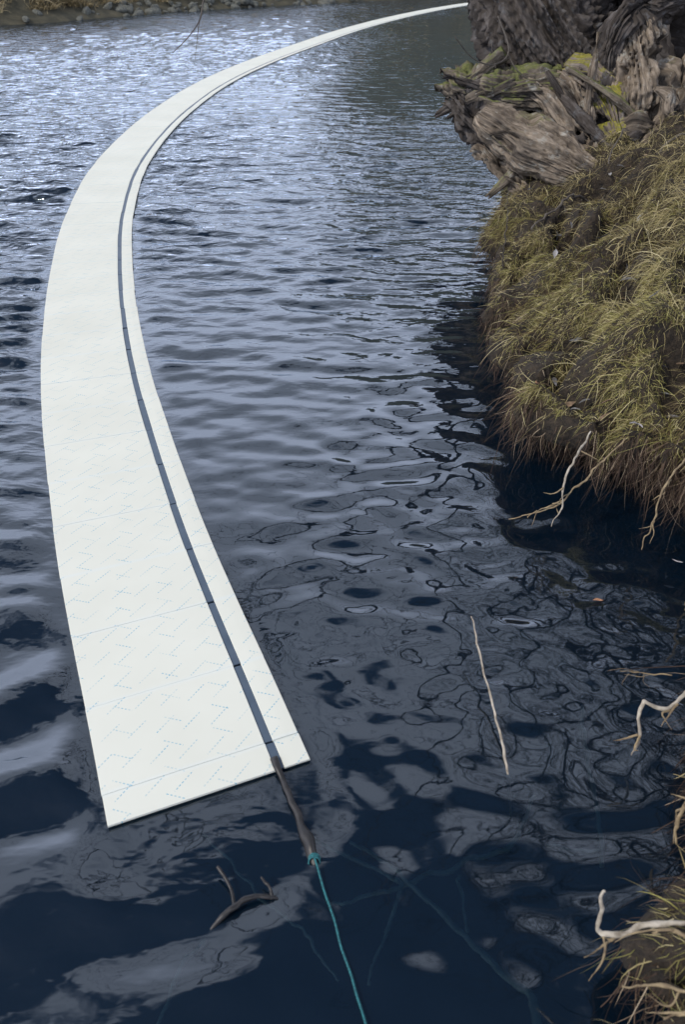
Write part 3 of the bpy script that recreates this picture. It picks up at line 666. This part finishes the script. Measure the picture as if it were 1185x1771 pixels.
for p, rd, lb in sticks: tube_obj('fallen_stick', p, rd, M_twig, 70, 8, .003, 3, wig=.04, label=lb, cat='stick', group='sticks lying on the near bank')
# fallen leaves
def leaf_mesh(k):
    r = np.random.default_rng(500 + k); n = 9; tt = np.linspace(0, 1, n); wd = .30 * np.sin(np.pi * tt ** .85) ** .9 + .004
    V = []
    for i in range(n):
        cz = .10 * math.sin(tt[i] * 3 + k) ; 
        for s in (-1, 0, 1):
            V.append((tt[i] - .5, s * wd[i] * .5 * (1 + .15 * r.normal()), cz + (.10 + .05 * (k % 3)) * abs(s) * wd[i] * 2))
    return np_mesh('leaf', np.array(V), grid_faces(n, 3), True)
def leaf_mat(name, c1, c2): return simple_mat(name, c1, c2, 6, 0.6, 0.5, 0.05)
LM = [leaf_mat('leaf_dark', (.05, .048, .05), (.14, .135, .14)), leaf_mat('leaf_grey', (.20, .195, .20), (.40, .39, .39)), leaf_mat('leaf_brown', (.10, .065, .04), (.28, .19, .12)), leaf_mat('leaf_pale', (.42, .38, .40), (.66, .60, .60)), leaf_mat('leaf_orange', (.38, .17, .08), (.60, .32, .18))]
leafs = {}
def leaf(kind, shape, loc, size, rot, label, group):
    key = (kind, shape)
    if key not in leafs:
        leafs[key] = leaf_mesh(shape); leafs[key].materials.append(LM[kind])
    o = add('fallen_leaf', leafs[key], label=label, cat='leaf', group=group, loc=loc, rot=rot); o.scale = (size,) * 3; return o
wfl = lambda B: (B[..., 0] < 2.9) * (B[..., 0] - lip_x(B[..., 1]) > .12) * (sstep(crevice(B[..., 0].ravel(), B[..., 1].ravel()), .35, .8).reshape(B.shape[:2]) + .06)
P, Nn, ri = bank_sample(330, N_UND + 2, N_UND + 70, 2.4, 7.0, 47, wfl)
names = ['dark curled fallen leaf lying in the grass of the near bank', 'pale grey fallen leaf lying in the grass of the near bank', 'brown fallen leaf lying in the grass of the near bank']
r = np.random.default_rng(9)
for k in range(len(P)):
    kd = [0, 2, 1, 0, 2][k % 5]
    leaf(kd, k % 5, P[k] + Nn[k] * r.uniform(.02, .06), r.uniform(.05, .11), (r.normal() * .5, r.normal() * .5, r.uniform(0, 6.28)), names[kd], ['dark leaves on the bank', 'grey leaves on the bank', 'brown leaves on the bank'][kd])
leaf(3, 0, (1.17, 2.78, bank_z(1.17, 2.78) + .05), .085, (.5, .3, 1.9), 'single whitish leaf standing out on the grass above the undercut', None)
leaf(4, 1, (.84, 3.13, bank_z(.84, 3.13) + .03), .055, (.6, .3, 1.3), 'small orange leaf caught on the bank edge', None)
leaf(4, 2, (.954, 2.221, .006), .045, (0, 0, .2), 'small pinkish leaf floating on the dark water', None)
leaf(3, 3, (1.30, 2.40, .05), .05, (.3, .2, 2.2), 'pale leaf in the dark hollow under the right bank', None)

# ------------------------------------------------------------------ old willow: leaning trunk, broken log, knob, hollow stump, limbs
tree = empty('old_willow', (1.9, 7.0, .7), 'gnarled old willow with leaning trunk and broken stump on the bank', 'tree')
TL = np.array(tree.location)
def gnarl(name, pts, rad, m, ns=110, nth=120, ridge=.12, lump=.12, twist=.6, seed=0, flat=1.0, ragged=0.0, fine=.03, cap=True, nrid=5.0, rug=1.0, lenf=1.3):
    C = crom(np.array(pts, float), ns); T, A, B = frames(C)
    s = np.concatenate([[0], np.cumsum(np.linalg.norm(np.diff(C, axis=0), axis=1))])
    rr = np.interp(np.linspace(0, 1, ns), np.linspace(0, 1, len(rad)), rad)
    th = np.linspace(0, 2 * np.pi, nth, endpoint=False)[None, :] + (s * twist)[:, None]
    cx, cy = np.cos(th), np.sin(th)
    q = np.stack([(cx * nrid).ravel(), (cy * nrid).ravel(), np.repeat(s * lenf, nth)], 1)
    n1_ = 1 - 2 * np.minimum(np.abs(fbm(q * .6 + seed, 4, seed, .6)) * 1.0, 1); n1_ = 1 - np.abs(1 - n1_) ** .7 * 1.1
    ql = np.stack([cx.ravel(), cy.ravel(), np.repeat(s * 2.2, nth)], 1)
    n2_ = fbm(ql + seed * 3.1, 3, seed + 5)
    q3 = np.stack([(cx * 14).ravel(), (cy * 14).ravel(), np.repeat(s * 9, nth)], 1); n3_ = fbm(q3, 3, seed + 9)
    rad_ = np.repeat(rr, nth) * (1 + ridge * 1.6 * (n1_ - .2) + lump * n2_ + fine * n3_ * 2.5)
    th0 = np.linspace(0, 2 * np.pi, nth, endpoint=False)[None, :] + 0 * th
    V = np.repeat(C, nth, 0) + rad_[:, None] * (np.cos(th0).ravel()[:, None] * np.repeat(A, nth, 0) + flat * np.sin(th0).ravel()[:, None] * np.repeat(B, nth, 0))
    crk = np.exp(-(np.abs(fbm(np.stack([(cx * nrid * 1.1).ravel() + seed, (cy * nrid * 1.1).ravel(), np.repeat(s * lenf * 1.5, nth)], 1), 3, seed + 40, .6)) / .055) ** 2)
    wl = fbm(V * 5.5, 3, 61); pit = sstep(fbm(V * 5.0 + 9, 2, 63), .16, .40); w2 = fbm(V * 17, 3, 65)
    pit2 = sstep(fbm(V * 2.6 + 31, 2, 67), .22, .42) * (1 if len(rad) > 2 and max(rad) > .1 and rug > .5 else 0)
    rm = min(1.0, float(np.mean(rr)) / .12) * rug
    rd_dir = np.cos(th0).ravel()[:, None] * np.repeat(A, nth, 0) + np.sin(th0).ravel()[:, None] * np.repeat(B, nth, 0)
    V = V + rd_dir * (rm * (.075 * wl - .11 * pit2 + .018 * w2 - .12 * pit - .055 * crk))[:, None]
    if ragged:
        wt = np.repeat(sstep(np.linspace(0, 1, ns), .72, 1.0), nth); V += np.repeat(T, nth, 0) * (wt * ragged * fbm(np.stack([(cx * 5).ravel(), (cy * 5).ravel(), 0 * rad_], 1), 3, seed + 31))[:, None]
    fibv = np.stack([(cx * np.mean(rr)).ravel(), (cy * np.mean(rr)).ravel(), np.repeat(s * .18, nth)], 1) * 2.2
    F = [grid_faces(ns, nth, True)]
    if cap:
        k = len(V); extra = []
        for e in (0, ns - 1):
            ring = V[e * nth:(e + 1) * nth]; cc = ring.mean(0); mids = cc + (ring - cc) * .55 - (T[e] * (1 if e else -1)) * (rr[e] * (.35 if ragged else -.25)) * (0.6 + .4 * np.cos(np.arange(nth) * .9))[:, None]
            extra += [mids, cc[None] - (T[e] * (1 if e else -1)) * rr[e] * (.5 if ragged else -.35)]
        j = np.arange(nth); j2 = (j + 1) % nth
        F.append(np.stack([j2, j, k + j, k + j2], 1)); F.append(np.stack([k + j2, k + j, np.full(nth, k + nth)], 1))
        e0 = (ns - 1) * nth; k3 = k + nth + 1
        F.append(np.stack([e0 + j, e0 + j2, k3 + j2, k3 + j], 1)); F.append(np.stack([k3 + j, k3 + j2, np.full(nth, k3 + nth)], 1))
        V = np.vstack([V] + extra); fibv = np.vstack([fibv, np.tile(fibv[:nth], (1, 1)), fibv[:1], fibv[e0:e0 + nth], fibv[e0:e0 + 1]])
    return add(name, np_mesh(name, V - TL, F, True, {'fib': fibv}), m, parent=tree)
gnarl('leaning_trunk', [(2.1, 7.35, .45), (1.97, 7.32, .85), (1.80, 7.42, 1.17), (1.57, 7.5, 1.55), (1.42, 7.6, 1.85), (1.33, 7.7, 2.05)], [.46, .42, .40, .44, .36, .2], M_bark, 260, 280, .30, .16, .35, 1, nrid=11, rug=.42, lenf=.5)
gnarl('broken_log', [(1.95, 7.05, .98), (1.55, 6.95, 1.02), (1.2, 6.95, 1.04), (.95, 6.98, 1.10), (.83, 7.0, 1.14)], [.16, .17, .15, .13, .11], M_mossy, 160, 160, .22, .3, .5, 2, ragged=.14)
gnarl('broken_log', [(1.80, 6.85, .62), (1.48, 6.75, .58), (1.22, 6.8, .74), (1.0, 6.88, .90), (.88, 6.95, 1.02)], [.16, .17, .15, .13, .10], M_bark, 160, 160, .26, .3, .5, 3, ragged=.12)
gnarl('bare_wood', [(1.06, 6.72, .93), (1.2, 6.62, .86), (1.42, 6.5, .75), (1.65, 6.38, .66), (1.85, 6.25, .58)], [.09, .16, .19, .17, .10], M_grey, 190, 180, .08, .16, .2, 4, nrid=6, rug=.5)
gnarl('bare_wood', [(1.12, 6.8, .70), (1.28, 6.62, .52), (1.45, 6.5, .40), (1.55, 6.45, .25)], [.09, .12, .11, .08], M_grey, 120, 120, .16, .2, .3, 5)
gnarl('bare_wood', [(1.60, 6.95, 1.14), (1.74, 6.8, 1.05), (1.86, 6.6, .86), (1.93, 6.4, .68)], [.08, .11, .11, .08], M_grey, 130, 130, .14, .2, .2, 6)
gnarl('mossy_knob', [(1.72, 6.95, 1.20), (1.90, 6.85, 1.12), (2.02, 6.65, .95), (2.08, 6.45, .76)], [.10, .15, .15, .10], M_knob, 140, 150, .10, .18, .2, 7)
gnarl('bare_wood', [(1.38, 6.9, 1.12), (1.56, 6.8, 1.02), (1.72, 6.62, .84), (1.84, 6.5, .70)], [.07, .075, .07, .05], M_grey, 80, 80, .2, .25, .2, 16)
gnarl('hollow_stump', [(2.25, 6.75, .65), (2.28, 6.85, 1.0), (2.25, 6.95, 1.3), (2.2, 7.0, 1.5)], [.34, .29, .22, .14], M_grey, 190, 190, .20, .26, .4, 8)
gnarl('hollow_stump', [(2.02, 6.85, 1.0), (1.99, 6.85, 1.32), (2.10, 6.88, 1.56), (2.38, 6.92, 1.70), (2.75, 6.95, 1.72), (3.1, 6.95, 1.6)], [.08, .10, .12, .13, .15, .16], M_bark, 170, 130, .22, .25, .5, 9)
gnarl('hollow_stump', [(2.75, 6.75, .65), (2.8, 6.8, 1.1), (2.9, 6.85, 1.5)], [.26, .20, .18], M_grey, 90, 110, .2, .25, .4, 10)
gnarl('hollow_stump', [(2.5, 7.4, .7), (2.5, 7.5, 1.2), (2.5, 7.6, 1.75)], [.45, .42, .35], M_bark, 90, 120, .2, .2, .4, 11)
gnarl('root_burl', [(1.95, 7.1, .95), (2.1, 7.05, 1.15), (2.2, 7.1, 1.3)], [.24, .25, .16], M_bark, 120, 130, .22, .35, .6, 12)
gnarl('root_burl', [(1.5, 6.7, .4), (1.9, 6.65, .62), (2.3, 6.6, .7)], [.22, .28, .26], M_bark, 80, 110, .2, .3, .3, 13)
gnarl('root_burl', [(2.05, 6.62, .78), (2.2, 6.5, .86), (2.4, 6.45, .80)], [.10, .12, .09], M_grey, 70, 80, .25, .35, .5, 14)
r = np.random.default_rng(640)
for k in range(30):     # criss-cross of small roots and broken wood round the foot
    c0 = np.array([r.uniform(1.35, 2.6), r.uniform(6.35, 7.0), 0]); c0[2] = lerp(.55, 1.15, r.uniform()) if c0[0] < 2.2 else lerp(.75, 1.1, r.uniform())
    d = np.array([r.normal() * .22, -abs(r.normal()) * .12, -abs(r.normal()) * .22 - .05]); rr0 = r.uniform(.015, .06)
    gnarl('root_piece', [c0 - d, c0 + r.normal(size=3) * .05, c0 + d * .8, c0 + d * 1.6], [rr0 * .5, rr0, rr0 * .9, rr0 * .4], [M_bark, M_grey, M_mossy][k % 3], 50, 40, .2, .35, .8, 50 + k, ragged=.06)
for k in range(14):     # splinters on the torn end of the log
    c0 = np.array([.99 + r.normal() * .06, 6.93 + r.normal() * .05, r.uniform(.85, 1.2)]); d = np.array([-.10 - r.uniform() * .08, r.normal() * .03, r.normal() * .07])
    gnarl('splinter', [c0 - d * 1.6, c0, c0 + d * .7, c0 + d], [.05, .045, .03, .012], [M_bark, M_mossy][k % 2], 30, 30, .25, .3, .4, 80 + k, ragged=.08)
# limbs and bare twigs over the water
limbs = []; r = np.random.default_rng(64)
def limb_path(p0, d0, L, n=8, wob=.16, up=.10):
    pts_ = [np.array(p0, float)]; d = np.array(d0, float); d /= np.linalg.norm(d)
    for k in range(n):
        pts_.append(pts_[-1] + d * L / n); d = d + r.normal(size=3) * wob + np.array([0, 0, up]); d /= np.linalg.norm(d)
    return np.array(pts_)
bases = [((1.35, 7.65, 1.95), (-.5, .1, .8), 6.5, .055), ((1.4, 7.7, 1.95), (-.2, -.3, .9), 6.5, .05), ((1.45, 7.7, 1.95), (.3, -.25, .9), 7, .06), ((1.5, 7.6, 1.9), (.5, -.5, .8), 6, .05),
         ((1.3, 7.6, 1.95), (-.75, -.4, .6), 6.0, .045), ((2.4, 7.2, 1.7), (.2, -.5, .9), 6.5, .09), ((2.6, 7.3, 1.7), (.5, -.2, .9), 6.5, .09), ((2.9, 7.2, 1.6), (.4, -.7, .8), 6, .08), ((2.5, 7.4, 1.8), (-.1, -.2, 1), 7, .08), ((2.7, 7.1, 1.7), (.0, -.9, .75), 5.5, .07)]
tw = []
def in_view(q):
    q = np.asarray(q) - np.array([0, 0, 2.0]); P_ = R(35.6); f_ = q[:, 1] * math.cos(P_) - q[:, 2] * math.sin(P_); u_ = q[:, 1] * math.sin(P_) + q[:, 2] * math.cos(P_)
    return bool(np.any((f_ > .1) & (np.abs(q[:, 0] / f_) < .45) & (np.abs(u_ / f_) < .66)))
for ib, (p0, d0, L_, r0) in enumerate(bases):
    pth = limb_path(p0, d0, L_); V, F = tube(pth, np.linspace(r0, .02, 6), 30, 9, .01, 3)
    add('limb', np_mesh('limb', V - TL, F), M_limb, parent=tree)
    for j in range(16 if ib < 5 else 46):
        i = r.integers(2, len(pth)); dd_ = r.normal(size=3) + np.array([0, 0, .25]); q = limb_path(pth[i], dd_, r.uniform(.9, 2.4), 6, .22, .0)
        if in_view(q): continue
        tw.append(tube(q, [.018, .010, .004], 12, 5))
        for jj in range(4):
            i2 = r.integers(1, len(q)); q2 = limb_path(q[i2], r.normal(size=3), r.uniform(.4, 1.1), 4, .2, -.12)
            if not in_view(q2): tw.append(tube(q2, [.007, .003], 7, 4))
V, F = merge(tw); add('twigs', np_mesh('twigs', V - TL, F), M_limb, parent=tree, kind='stuff')
def ray(px, py, Yd):      # photograph position (1185 x 1771) at depth y -> metres
    a = (px - 592.5) / 1377; b_ = (885.5 - py) / 1377; P_ = R(35.6)
    d = np.array([a, math.cos(P_) + b_ * math.sin(P_), -math.sin(P_) + b_ * math.cos(P_)]); t_ = Yd / d[1]
    return np.array([0, 0, 2.0]) + d * t_
for pl, rd in (([(366, -40, 6.2), (352, 0, 6.1), (345, 35, 6), (325, 65, 6), (298, 92, 6)], [.006, .004, .002]), ([(345, 35, 6), (341, 68, 6), (337, 103, 6)], [.003, .002, .0015]),
               ([(862, 28, 7.0), (880, 80, 6.9), (872, 104, 6.8), (845, 112, 6.7), (815, 98, 6.6), (787, 64, 6.5)], [.007, .005, .003]), ([(878, 90, 6.9), (892, 118, 6.8), (915, 138, 6.8)], [.004, .003]),
               ([(850, 70, 7.0), (853, 95, 6.9), (858, 118, 6.8)], [.003, .002]), ([(1042, 60, 7.2), (1055, 20, 7.3), (1048, -10, 7.3)], [.006, .003]), ([(1065, 55, 7.2), (1078, 20, 7.3), (1098, -8, 7.3)], [.005, .003])):
    V, F = tube(np.array([ray(*p) for p in pl]), rd, 30, 6); add('hanging_twig', np_mesh('hanging_twig', V - TL, F), M_twig, parent=tree)
print('triangles', sum(sum(len(p.vertices) - 2 for p in m_.polygons) if len(m_.polygons) < 2000 else 2 * len(m_.polygons) for m_ in bpy.data.meshes))
